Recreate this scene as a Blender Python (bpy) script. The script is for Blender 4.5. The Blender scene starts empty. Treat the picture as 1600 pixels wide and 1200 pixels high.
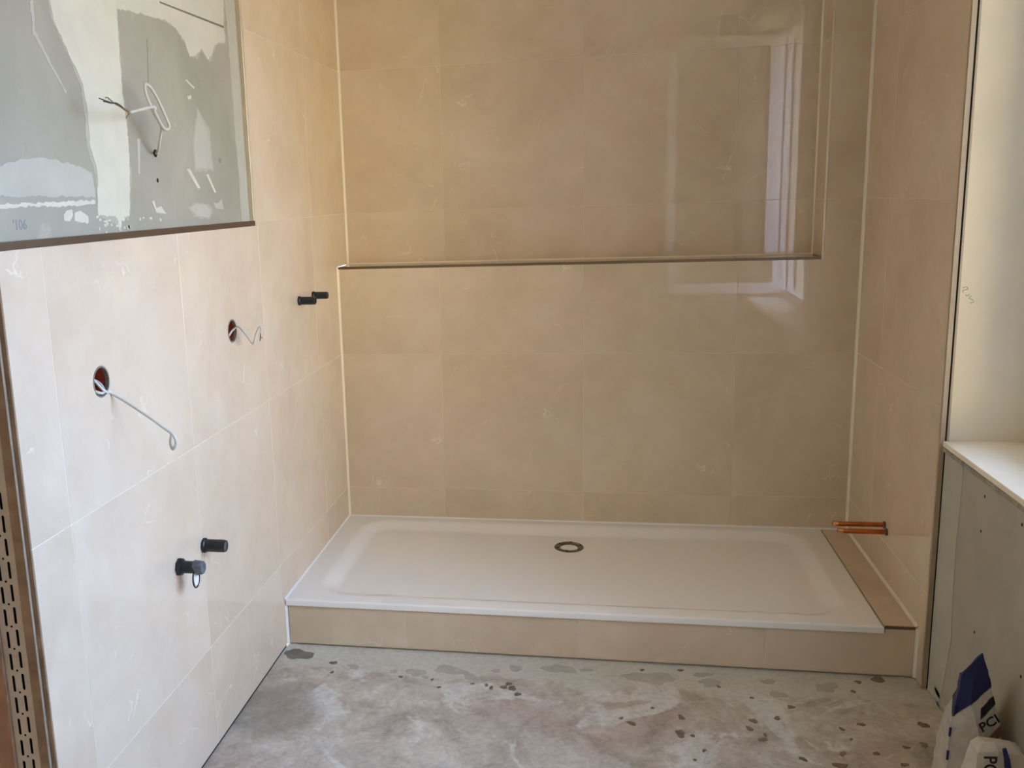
import bpy, bmesh, math, random
from mathutils import Vector, Matrix
random.seed(7)
SC = bpy.context.scene
COL = SC.collection

# ------------------------------------------------------------------ camera
cam_d = bpy.data.cameras.new('camera'); cam = bpy.data.objects.new('camera', cam_d); COL.objects.link(cam)
yaw, pitch, roll = -0.1922, -0.1969, -0.0354
F_PX, PPX, PPY = 1491.79, 653.6, 606.24
fwd = Vector((math.sin(yaw)*math.cos(pitch), math.cos(yaw)*math.cos(pitch), math.sin(pitch)))
rt = Vector((math.cos(yaw), -math.sin(yaw), 0)); up = rt.cross(fwd)
r_ = rt*math.cos(roll) + up*math.sin(roll); u_ = up*math.cos(roll) - rt*math.sin(roll)
m = Matrix((r_, u_, -fwd)).transposed().to_4x4(); m.translation = Vector((1.1092, -3.9746, 1.5716))
cam.matrix_world = m
cam_d.sensor_fit = 'HORIZONTAL'; cam_d.sensor_width = 36; cam_d.lens = F_PX/1600*36
cam_d.shift_x = (800-PPX)/1600; cam_d.shift_y = (PPY-600)/1600
cam_d.clip_start = 0.02
SC.camera = cam

# ------------------------------------------------------------------ world, daylight, exposure
wd = bpy.data.worlds.new('overcast_sky'); SC.world = wd; wd.use_nodes = True
bg = wd.node_tree.nodes['Background']
bg.inputs['Color'].default_value = (0.43, 0.61, 1.0, 1); bg.inputs['Strength'].default_value = 16.5
pl = bpy.data.lights.new('window_sky_portal', 'AREA'); pl.shape = 'RECTANGLE'; pl.size = 1.83; pl.size_y = 2.10
pl.cycles.is_portal = True
po = bpy.data.objects.new('window_sky_portal', pl); COL.objects.link(po)
po.location = (2.61, -2.05, 1.715); po.rotation_euler = (0, math.pi/2, 0)
sl = bpy.data.lights.new('sun', 'SUN'); sl.energy = 46.0; sl.angle = math.radians(.6); sl.color = (1.0, .90, .77)
so_ = bpy.data.objects.new('sun', sl); COL.objects.link(so_)     # stands over the house: lights the ground outside, never enters the room
so_.rotation_euler = Vector((.25, -.95, -1.0)).to_track_quat('-Z', 'Y').to_euler()
vs = SC.view_settings
vs.view_transform = 'Standard'; vs.look = 'None'; vs.gamma = 1.0; vs.use_curve_mapping = False
vs.exposure = 0.0
SC.cycles.max_bounces = 9; SC.cycles.diffuse_bounces = 6; SC.cycles.glossy_bounces = 4
SC.cycles.transparent_max_bounces = 12
SC.cycles.use_denoising = True
SC.cycles.use_adaptive_sampling = True; SC.cycles.adaptive_threshold = .02

# ------------------------------------------------------------------ materials
def S(c):      # srgb 0-255 -> linear
    return tuple(((x/255)/12.92 if x/255 <= .04045 else ((x/255+.055)/1.055)**2.4) for x in c)+(1,)
class NM:
    def __init__(s, name):
        s.m = bpy.data.materials.new(name); s.m.use_nodes = True
        s.t = s.m.node_tree; s.b = s.t.nodes['Principled BSDF']
    def n(s, typ, **kw):
        nd = s.t.nodes.new(typ)
        for k, v in kw.items():
            if k in nd.inputs: nd.inputs[k].default_value = v
            else: setattr(nd, k, v)
        return nd
    def l(s, a, b): s.t.links.new(a, b)
    def coords(s, rnd=True):
        tc = s.n('ShaderNodeTexCoord')
        if not rnd: return tc.outputs['Object']
        oi = s.n('ShaderNodeObjectInfo'); mu = s.n('ShaderNodeMath', operation='MULTIPLY'); mu.inputs[1].default_value = 37.0
        s.l(oi.outputs['Random'], mu.inputs[0])
        ad = s.n('ShaderNodeVectorMath', operation='ADD'); s.l(tc.outputs['Object'], ad.inputs[0]); s.l(mu.outputs[0], ad.inputs[1])
        return ad.outputs[0]
    def noise(s, v, scale, detail=4, rough=.55, dist=0):
        nd = s.n('ShaderNodeTexNoise', Scale=scale, Detail=detail, Roughness=rough, Distortion=dist); s.l(v, nd.inputs['Vector']); return nd.outputs['Fac']
    def ramp(s, f, stops):
        r = s.n('ShaderNodeValToRGB'); s.l(f, r.inputs[0])
        el = r.color_ramp.elements
        while len(el) < len(stops): el.new(.5)
        for e, (p, c) in zip(el, stops):
            e.position = p; e.color = c if len(c) == 4 else c+(1,)
        return r.outputs[0]
    def mix(s, f, a, b):
        mx = s.n('ShaderNodeMix', data_type='RGBA')
        if isinstance(f, (int, float)): mx.inputs[0].default_value = f
        else: s.l(f, mx.inputs[0])
        for i, c in ((6, a), (7, b)):
            if isinstance(c, tuple): mx.inputs[i].default_value = c
            else: s.l(c, mx.inputs[i])
        return mx.outputs[2]
    def mul(s, a, b, op='MULTIPLY'):
        mt = s.n('ShaderNodeMath', operation=op)
        for i, c in ((0, a), (1, b)):
            if isinstance(c, (int, float)): mt.inputs[i].default_value = c
            else: s.l(c, mt.inputs[i])
        return mt.outputs[0]
    def bump(s, h, strength, dist):
        bp = s.n('ShaderNodeBump', Strength=strength, Distance=dist); s.l(h, bp.inputs['Height']); s.l(bp.outputs[0], s.b.inputs['Normal'])
    def base(s, c):
        if isinstance(c, tuple): s.b.inputs['Base Color'].default_value = c
        else: s.l(c, s.b.inputs['Base Color'])
    def set(s, **kw):
        for k, v in kw.items(): s.b.inputs[k.replace('_', ' ')].default_value = v
        return s
BW = ((0, 0, 0, 1), (1, 1, 1, 1))
M = {}
def simple(name, rgb, rough=.6, metal=0., nscale=0, namt=.12, bump=0):
    q = NM(name); q.set(Roughness=rough, Metallic=metal)
    c = S(rgb)
    if nscale:
        v = q.coords(); f = q.noise(v, nscale, 5)
        d = tuple(x*(1-namt) for x in c[:3])+(1,); b = tuple(min(1, x*(1+namt)) for x in c[:3])+(1,)
        q.base(q.ramp(f, [(.3, d), (.7, b)]))
        if bump: q.bump(f, bump, .002)
    else: q.base(c)
    M[name] = q.m; return q
# beige polished marble-look tile
q = NM('marble_tile'); v = q.coords()
f1 = q.noise(v, 2.2, 7, .62, .4); f2 = q.noise(v, 11, 6, .6)
c = q.ramp(f1, [(.28, S((206, 185, 159))), (.52, S((217, 198, 173))), (.76, S((225, 209, 187)))])
c = q.mix(q.ramp(f2, [(.45, (0, 0, 0)), (.8, (.3, .3, .3))]), c, S((232, 218, 196)))
wv = q.n('ShaderNodeTexNoise', Scale=5.0, Detail=5.0); q.l(v, wv.inputs['Vector'])
wa = q.n('ShaderNodeVectorMath', operation='MULTIPLY_ADD'); q.l(wv.outputs['Color'], wa.inputs[0]); wa.inputs[1].default_value = (.32, .32, .32); q.l(v, wa.inputs[2])
vo = q.n('ShaderNodeTexVoronoi', feature='DISTANCE_TO_EDGE', Scale=5.5); q.l(wa.outputs[0], vo.inputs['Vector'])
vein = q.ramp(vo.outputs['Distance'], [(0, (1, 1, 1)), (.022, (0, 0, 0))])
mask = q.ramp(q.noise(v, 8.5, 4, .6), [(.57, (0, 0, 0)), (.68, (1, 1, 1))])
c = q.mix(q.mul(q.mul(vein, mask), .78), c, S((240, 228, 208)))
q.base(c); q.set(Roughness=.02, IOR=1.5)
q.bump(q.noise(v, 9, 2, .4), .03, .0010)
M['marble_tile'] = q.m
simple('grout', (231, 218, 196), .8, 0, 60, .06)
simple('sealant', (240, 229, 210), .45)
simple('white_sealant', (240, 240, 236), .4)
simple('trim_steel', (222, 208, 182), .38, .9)
simple('trim_satin', (188, 170, 146), .45, .8)
simple('trim_bronze', (128, 110, 90), .42, .85)
simple('chrome', (200, 196, 188), .12, 1.0)
simple('dark_steel', (120, 112, 100), .3, 1.0, 30, .3)
simple('acrylic', (246, 244, 240), .16)
simple('copper', (196, 112, 58), .24, 1.0, 25, .25)
simple('copper_rim', (232, 176, 120), .2, 1.0)
simple('black_plastic', (30, 31, 33), .38, 0, 40, .5, .3)
simple('dusty_plastic', (92, 94, 100), .5, 0, 50, .35, .3)
simple('orange_plastic', (160, 62, 34), .5)
simple('grey_ring', (120, 114, 102), .55, 0, 40, .3)
simple('cable_white', (206, 200, 187), .4)
simple('wire_dark', (70, 60, 48), .45)
simple('wire_copper', (170, 140, 105), .35, .8)
simple('gap_black', (14, 12, 10), .9)
simple('cream_plaster', (226, 213, 188), .85, 0, 5, .04, .08)
simple('white_plaster', (204, 194, 172), .9, 0, 4, .05)
simple('filler_white', (206, 202, 182), .8, 0, 14, .05, .2)
simple('filler_grey', (182, 179, 164), .8, 0, 10, .06, .15)
simple('filler_warm', (200, 196, 178), .8, 0, 10, .06, .15)
simple('sill_edge', (160, 150, 132), .9, 0, 35, .25, .6)
simple('sill_top', (250, 238, 216), .55, 0, 6, .03)
simple('timber', (150, 120, 90), .7, 0, 20, .3, .3)
simple('timber_red', (168, 122, 92), .75, 0, 14, .2, .2)
simple('timber_light', (156, 138, 116), .75, 0, 30, .2, .2)
simple('bead_metal', (190, 170, 146), .5, .25, 20, .1)
simple('window_white', (240, 240, 238), .3)
simple('gap_line_dark', (40, 40, 42), .7)
simple('spot_brown', (132, 112, 92), .9, 0, 40, .3)
simple('spot_grey', (178, 173, 160), .9, 0, 30, .1)
simple('spot_dark', (122, 116, 106), .9, 0, 30, .25)
simple('pencil', (120, 112, 96), .9)
simple('pencil_faint', (170, 160, 136), .9)
simple('print_grey', (136, 138, 136), .9)
simple('print_black', (24, 22, 30), .5)
simple('print_blue', (24, 28, 84), .45)
simple('paper_white', (204, 196, 182), .55, 0, 18, .08, .5)
simple('bounce_render', (216, 198, 158), .9, 0, 3, .05)  # cream of the added bounce wall outside
simple('outdoor_ground', (132, 112, 66), .95, 0, 1.5, .15)
# grey plasterboard
q = NM('plasterboard'); v = q.coords(False)
f = q.noise(v, 3, 5, .6, .5)
c = q.ramp(f, [(.3, S((152, 147, 130))), (.7, S((168, 163, 146)))])
st = q.ramp(q.noise(v, 9, 5, .6, 1.5), [(.62, (0, 0, 0)), (.75, (.5, .5, .5))])
q.base(q.mix(st, c, S((186, 180, 162)))); q.set(Roughness=.85); M['plasterboard'] = q.m
q = NM('plasterboard_dark'); v = q.coords(False)
c = q.ramp(q.noise(v, 4, 5, .6, .3), [(.3, S((166, 158, 142))), (.7, S((182, 174, 158)))])
q.base(c); q.set(Roughness=.85); M['plasterboard_dark'] = q.m
# thin window glass
q = NM('glass'); t = q.t; t.nodes.remove(q.b)
tr = q.n('ShaderNodeBsdfTransparent'); tr.inputs[0].default_value = (.95, .97, .96, 1)
gl = q.n('ShaderNodeBsdfGlossy'); gl.inputs['Roughness'].default_value = .0
fr = q.n('ShaderNodeFresnel', IOR=1.45); mx = q.n('ShaderNodeMixShader')
q.l(fr.outputs[0], mx.inputs[0]); q.l(tr.outputs[0], mx.inputs[1]); q.l(gl.outputs[0], mx.inputs[2])
q.l(mx.outputs[0], t.nodes['Material Output'].inputs[0]); M['glass'] = q.m
# screed floor
q = NM('screed'); v = q.coords(False)
big = q.noise(v, 2.0, 6, .6, .6); mid = q.noise(v, 7, 7, .65, .8); fine = q.noise(v, 55, 5, .6)
c = q.ramp(mid, [(.3, S((172, 160, 145))), (.5, S((202, 192, 177))), (.72, S((224, 217, 203)))])
pk = q.ramp(big, [(.5, (0, 0, 0)), (.6, (.75, .75, .75))])
c = q.mix(pk, c, q.ramp(mid, [(.3, S((166, 146, 131))), (.7, S((206, 188, 173)))]))
sm = q.ramp(q.noise(v, 3.3, 6, .6, 1.2), [(.55, (0, 0, 0)), (.6, (.85, .85, .85))])
c = q.mix(sm, c, S((222, 219, 209)))
gr2 = q.ramp(q.noise(v, 22, 7, .7, 1.0), [(.36, (.80, .78, .76)), (.55, (1, 1, 1))])
m2 = q.n('ShaderNodeMix', data_type='RGBA', blend_type='MULTIPLY'); m2.inputs[0].default_value = .8; q.l(c, m2.inputs[6]); q.l(gr2, m2.inputs[7]); c = m2.outputs[2]
# damp dark stain beside the left wall
sd = q.n('ShaderNodeVectorMath', operation='DISTANCE'); q.l(v, sd.inputs[0]); sd.inputs[1].default_value = (.10, -1.36, 0)
sdn = q.mul(sd.outputs['Value'], q.mul(q.noise(v, 7, 5, .6), .16), 'ADD')
smr = q.n('ShaderNodeMapRange'); q.l(sdn, smr.inputs[0]); smr.inputs[1].default_value = .20; smr.inputs[2].default_value = .26; smr.inputs[3].default_value = .65; smr.inputs[4].default_value = 0
c = q.mix(smr.outputs[0], c, S((146, 136, 122)))
# smoother light levelling strip along the step, ragged edge
sx = q.n('ShaderNodeSeparateXYZ'); q.l(v, sx.inputs[0])
yy = q.mul(sx.outputs['Y'], q.mul(q.noise(v, 6, 5, .6), .22), 'ADD')
strip = q.n('ShaderNodeMapRange'); q.l(yy, strip.inputs[0]); strip.inputs[1].default_value = 0.0; strip.inputs[2].default_value = 0.0
strip.inputs[1].default_value = -.985; strip.inputs[2].default_value = -.955
c = q.mix(q.mul(strip.outputs[0], .8), c, S((208, 204, 190)))
fi = q.ramp(fine, [(.35, (.86, .86, .86)), (.6, (1, 1, 1))])
mm = q.n('ShaderNodeMix', data_type='RGBA', blend_type='MULTIPLY'); mm.inputs[0].default_value = 1; q.l(c, mm.inputs[6]); q.l(fi, mm.inputs[7])
vo = q.n('ShaderNodeTexVoronoi', Scale=34.0); q.l(v, vo.inputs['Vector'])
fl = q.mul(q.ramp(vo.outputs['Distance'], [(.10, (1, 1, 1)), (.16, (0, 0, 0))]), q.ramp(q.noise(v, 5, 2), [(.52, (0, 0, 0)), (.6, (1, 1, 1))]))
c = q.mix(q.mul(fl, .6), mm.outputs[2], S((150, 136, 118)))
q.base(c); q.set(Roughness=.72)
q.bump(mid, .25, .004); M['screed'] = q.m
# masonry behind everything
simple('masonry', (200, 184, 158), .9, 0, 6, .08)

# ------------------------------------------------------------------ object helpers
def link(name, me, loc, parent=None, mat=None):
    o = bpy.data.objects.new(name, me); COL.objects.link(o)
    if mat and not me.materials: me.materials.append(M[mat])
    loc = Vector(loc)
    if parent is not None:
        o.parent = parent; o.location = loc - world_loc(parent)
    else: o.location = loc
    return o
def world_loc(o):
    l = o.location.copy()
    while o.parent: o = o.parent; l = l + o.location
    return l
def tag(o, label, cat=None, kind=None, group=None):
    o['label'] = label
    if cat: o['category'] = cat
    if kind: o['kind'] = kind
    if group: o['group'] = group
    return o
def empty(name, loc, label, cat, kind=None, group=None):
    o = bpy.data.objects.new(name, None); COL.objects.link(o); o.location = loc; o.empty_display_size = .05
    return tag(o, label, cat, kind, group)
def from_bm(name, bm, parent=None, mat=None, smooth=False):
    bmesh.ops.recalc_face_normals(bm, faces=bm.faces)
    vs_ = [v.co for v in bm.verts]
    lo = Vector([min(c[i] for c in vs_) for i in range(3)]); hi = Vector([max(c[i] for c in vs_) for i in range(3)])
    ce = (lo+hi)/2
    bmesh.ops.translate(bm, verts=bm.verts, vec=-ce)
    me = bpy.data.meshes.new(name); bm.to_mesh(me); bm.free()
    if smooth:
        for p in me.polygons: p.use_smooth = True
    return link(name, me, ce, parent, mat)
def add_box(bm, x0, x1, y0, y1, z0, z1):
    vv = [bm.verts.new((x, y, z)) for x in (x0, x1) for y in (y0, y1) for z in (z0, z1)]
    for f in ((0, 1, 3, 2), (4, 6, 7, 5), (0, 4, 5, 1), (2, 3, 7, 6), (0, 2, 6, 4), (1, 5, 7, 3)):
        bm.faces.new([vv[i] for i in f])
def box(name, x0, x1, y0, y1, z0, z1, mat, parent=None, bev=0, seg=1):
    bm = bmesh.new(); add_box(bm, x0, x1, y0, y1, z0, z1)
    if bev:
        bmesh.ops.recalc_face_normals(bm, faces=bm.faces)
        bmesh.ops.bevel(bm, geom=bm.edges[:], offset=bev, segments=seg, affect='EDGES', profile=.5)
    return from_bm(name, bm, parent, mat)
def boxes(name, lst, mat, parent=None):
    bm = bmesh.new()
    for b in lst: add_box(bm, *b)
    return from_bm(name, bm, parent, mat)
# frames: (origin, U, V, N); N points into the room
FR = {
 'left':  (Vector((0, 0, 0)), Vector((0, 1, 0)), Vector((0, 0, 1)), Vector((1, 0, 0))),
 'right': (Vector((2.104, 0, 0)), Vector((0, 1, 0)), Vector((0, 0, 1)), Vector((-1, 0, 0))),
 'back':  (Vector((0, 0, 0)), Vector((1, 0, 0)), Vector((0, 0, 1)), Vector((0, -1, 0))),
 'niche': (Vector((0, .175, 0)), Vector((1, 0, 0)), Vector((0, 0, 1)), Vector((0, -1, 0))),
 'nside': (Vector((1.957, 0, 0)), Vector((0, 1, 0)), Vector((0, 0, 1)), Vector((-1, 0, 0))),
 'ledge': (Vector((0, 0, 1.290)), Vector((1, 0, 0)), Vector((0, 1, 0)), Vector((0, 0, 1))),
 'front': (Vector((0, -.912, 0)), Vector((1, 0, 0)), Vector((0, 0, 1)), Vector((0, -1, 0))),
 'strip': (Vector((0, 0, .176)), Vector((1, 0, 0)), Vector((0, 1, 0)), Vector((0, 0, 1))),
 'floor': (Vector((0, 0, 0)), Vector((1, 0, 0)), Vector((0, 1, 0)), Vector((0, 0, 1))),
 'recess': (Vector((-.014, 0, 0)), Vector((0, 1, 0)), Vector((0, 0, 1)), Vector((1, 0, 0))),
 'reveal': (Vector((0, -.980, 0)), Vector((1, 0, 0)), Vector((0, 0, 1)), Vector((0, -1, 0))),
 'board': (Vector((2.1205, 0, 0)), Vector((0, 1, 0)), Vector((0, 0, 1)), Vector((-1, 0, 0))),
}
def prism(name, poly, frame, t0, t1, mat, parent=None, bev=0, smooth=False):
    o, U, V, N = FR[frame]; bm = bmesh.new()
    a = [bm.verts.new(o+U*p[0]+V*p[1]+N*t0) for p in poly]; b = [bm.verts.new(o+U*p[0]+V*p[1]+N*t1) for p in poly]
    bm.faces.new(a); top = bm.faces.new(b); n = len(poly)
    for i in range(n): bm.faces.new((a[i], a[(i+1) % n], b[(i+1) % n], b[i]))
    if bev:
        bmesh.ops.recalc_face_normals(bm, faces=bm.faces)
        bmesh.ops.bevel(bm, geom=list(top.edges), offset=bev, segments=1, affect='EDGES')
    return from_bm(name, bm, parent, mat, smooth)
G = .0008      # half joint
def rect_tile(frame, u0, u1, v0, v1, parent, th=.010):
    return prism('tile', [(u0+G, v0+G), (u1-G, v0+G), (u1-G, v1-G), (u0+G, v1-G)], frame, -th, 0, 'marble_tile', parent, .0008)
def grout(frame, rects, parent, th=.010):
    o, U, V, N = FR[frame]; bm = bmesh.new()
    for (u0, u1, v0, v1) in rects:
        vv = [bm.verts.new(o+U*u+V*v+N*t) for t in (-th, -.0004) for (u, v) in ((u0, v0), (u1, v0), (u1, v1), (u0, v1))]
        for f in ((0, 1, 2, 3), (4, 5, 6, 7), (0, 1, 5, 4), (1, 2, 6, 5), (2, 3, 7, 6), (3, 0, 4, 7)): bm.faces.new([vv[i] for i in f])
    g_ = from_bm('grout', bm, parent, 'grout'); g_['kind'] = 'stuff'; return g_
def tube_bm(bm, pts, rad, seg=10, cap=True):
    pts = [Vector(p) for p in pts]; n = len(pts)
    rad = [rad]*n if isinstance(rad, (int, float)) else rad
    rings = []; prev = None
    for i, p in enumerate(pts):
        t = (pts[min(i+1, n-1)]-pts[max(i-1, 0)]).normalized()
        if prev is None:
            a = Vector((0, 0, 1)) if abs(t.z) < .9 else Vector((1, 0, 0)); nx = t.cross(a).normalized()
        else: nx = (prev - t*prev.dot(t)).normalized()
        prev = nx; ny = t.cross(nx)
        rings.append([bm.verts.new(p+(nx*math.cos(2*math.pi*k/seg)+ny*math.sin(2*math.pi*k/seg))*rad[i]) for k in range(seg)])
    for i in range(n-1):
        for k in range(seg): bm.faces.new((rings[i][k], rings[i][(k+1) % seg], rings[i+1][(k+1) % seg], rings[i+1][k]))
    if cap: bm.faces.new(rings[0]); bm.faces.new(rings[-1])
def spline(pts, sub=6):
    P = [Vector(p) for p in pts]; out = []
    for i in range(len(P)-1):
        p0, p1, p2, p3 = P[max(i-1, 0)], P[i], P[i+1], P[min(i+2, len(P)-1)]
        for k in range(sub):
            t = k/sub
            out.append(.5*((2*p1)+(p2-p0)*t+(2*p0-5*p1+4*p2-p3)*t*t+(3*p1-p0-3*p2+p3)*t**3))
    out.append(P[-1]); return out
def tube(name, pts, rad, mat, parent=None, seg=10, sub=6):
    bm = bmesh.new(); tube_bm(bm, spline(pts, sub) if sub else pts, rad, seg)
    return from_bm(name, bm, parent, mat, True)
def lathe(name, prof, axis, origin, mat, parent=None, seg=32, smooth=True, closed=False):
    """prof: (radius, height) along axis"""
    axis = Vector(axis).normalized(); a = Vector((0, 0, 1)) if abs(axis.z) < .9 else Vector((1, 0, 0))
    nx = axis.cross(a).normalized(); ny = axis.cross(nx); o = Vector(origin); bm = bmesh.new(); rings = []
    for r, h in prof:
        rings.append([bm.verts.new(o+axis*h+(nx*math.cos(2*math.pi*k/seg)+ny*math.sin(2*math.pi*k/seg))*max(r, 1e-5)) for k in range(seg)])
    nr = len(rings)
    for i in range(nr if closed else nr-1):
        j = (i+1) % nr
        for k in range(seg): bm.faces.new((rings[i][k], rings[i][(k+1) % seg], rings[j][(k+1) % seg], rings[j][k]))
    if not closed:
        bm.faces.new(rings[0]); bm.faces.new(rings[-1])
    o = from_bm(name, bm, parent, mat, smooth)
    if smooth:
        try: o.data.set_sharp_from_angle(angle=math.radians(35))
        except Exception: pass
    return o
def blob(name, cx, cy, rx, ry, frame, t1, mat, parent, n=14, jit=.3, rot=0, t0=0):
    pts = []
    ph = [random.uniform(0, 6.28) for _ in range(3)]
    for i in range(n):
        a = 2*math.pi*i/n; k = 1+jit*(.5*math.sin(2*a+ph[0])+.35*math.sin(3*a+ph[1])+.3*math.sin(5*a+ph[2])+random.uniform(-.15, .15))
        x, y = rx*k*math.cos(a), ry*k*math.sin(a)
        pts.append((cx+x*math.cos(rot)-y*math.sin(rot), cy+x*math.sin(rot)+y*math.cos(rot)))
    return prism(name, pts, frame, t0, t1, mat, parent)
def text_mesh(name, body, size, mat, matrix, parent, extrude=.0004, bold=.0):
    cu = bpy.data.curves.new('lettering', 'FONT'); cu.body = body; cu.size = size; cu.extrude = extrude; cu.offset = bold
    cu.align_x = 'CENTER'; cu.align_y = 'CENTER'; cu.resolution_u = 3
    to = bpy.data.objects.new('lettering', cu); COL.objects.link(to)
    dg = bpy.context.evaluated_depsgraph_get(); dg.update()
    me = bpy.data.meshes.new_from_object(to.evaluated_get(dg))
    bpy.data.objects.remove(to); bpy.data.curves.remove(cu)
    me.transform(matrix)
    bm = bmesh.new(); bm.from_mesh(me); bpy.data.meshes.remove(me)
    return from_bm(name, bm, parent, mat)
def frame_matrix(frame, u, v, t, rot=0):
    o, U, V, N = FR[frame]; c, s = math.cos(rot), math.sin(rot)
    X = U*c+V*s; Y = V*c-U*s
    mt = Matrix((X, Y, X.cross(Y))).transposed().to_4x4(); mt.translation = o+U*u+V*v+N*t
    return mt

# ------------------------------------------------------------------ dimensions
W, DEP, H = 2.104, .919, .176
ZL, DN, XN = 1.290, .175, 1.957
Z0, Z1, Z2, Z3 = .3115, .9115, 1.512, 2.112
TOP = 2.75
YE = -2.353                     # where the tiled left wall ends
RY, RZ = -.970, 1.507           # recess: right edge and bottom edge on the left wall
YT = -.972                      # where the tiled right wall ends

# ------------------------------------------------------------------ setting: floor, ceiling, outside
fl = box('floor', -1.7, 2.60, -5.7, .45, -.12, 0, 'screed'); tag(fl, 'bare grey beige screed floor with mortar splashes', 'floor', 'structure')
# keep texture coordinates in metres from the room corner
for vtx in fl.data.vertices: vtx.co += fl.location
fl.location = (0, 0, 0)
tag(box('ceiling', -1.7, 2.60, -5.7, .45, TOP, TOP+.12, 'white_plaster'), 'white plastered ceiling above the room', 'ceiling', 'structure')
tag(box('wall_front', -1.7, 2.60, -5.82, -5.7, 0, TOP, 'white_plaster'), 'plain plastered wall behind the viewer', 'wall', 'structure')
tag(box('wall_hall', -1.82, -1.7, -5.82, .45, 0, TOP, 'white_plaster'), 'plain plastered wall of the space beside the doorway', 'wall', 'structure')
tag(box('ground', 2.7, 40, -30, 30, -.8, -.6, 'outdoor_ground'), 'pale paved ground outside the window', 'ground', 'structure')

tag(boxes('bounce_wall', [(2.9, 15, -7.2, -6.6, -.6, 5.0), (2.7, 15.2, -7.4, -6.4, 5.0, 5.15)], 'bounce_render'), 'added unseen cream wall bouncing warm sunlight through the window', 'bounce wall', 'structure')  # made-up wall, added to bounce warm sunlight onto the back wall

# ------------------------------------------------------------------ left wall
wl = boxes('wall_left', [(-1.7, -.010, YE+.012, .45, 0, RZ), (-1.7, -.010, RY, .45, RZ, TOP), (-1.7, -.026, YE+.012, RY, RZ, TOP)], 'masonry')
tag(wl, 'left wall clad in large beige marble tiles with a bare recess', 'wall', 'structure')
cols = [DN, -.340, -.943, -1.565, -2.205, YE]
rows = [.006, Z0, Z1, Z2, Z3, 2.712]
for ri in range(5):
    for ci in range(5):
        a, b = cols[ci+1], cols[ci]; z0, z1 = rows[ri], rows[ri+1]
        if ci == 0 and ri < 2: b = 0
        if ci == 0 and ri == 2:
            prism('tile', [(a+G, z0+G), (-G, z0+G), (-G, ZL), (DN-G, ZL), (DN-G, z1-G), (a+G, z1-G)], 'left', -.010, 0, 'marble_tile', wl, .0008); continue
        if ri == 2 and ci >= 2: z1 = RZ-.004
        if ri >= 3:
            if ci >= 2: continue
            if ci == 1: a = RY+.004
        rect_tile('left', a, b, z0, z1, wl)
gr = []
for z in rows[1:3]: gr.append((YE, 0, z-G, z+G))
gr += [(RY, DN, Z2-G, Z2+G), (RY, DN, Z3-G, Z3+G)]
for ci in range(1, 5): gr.append((cols[ci]-G, cols[ci]+G, .006, RZ-.004))
gr.append((cols[1]-G, cols[1]+G, RZ, 2.712))
grout('left', gr, wl)
box('shadow_gap', -.0098, -.0012, YE+.001, -.93, .0002, .0058, 'gap_black', wl)  # black strip painted in for the shade under the tiles
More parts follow.
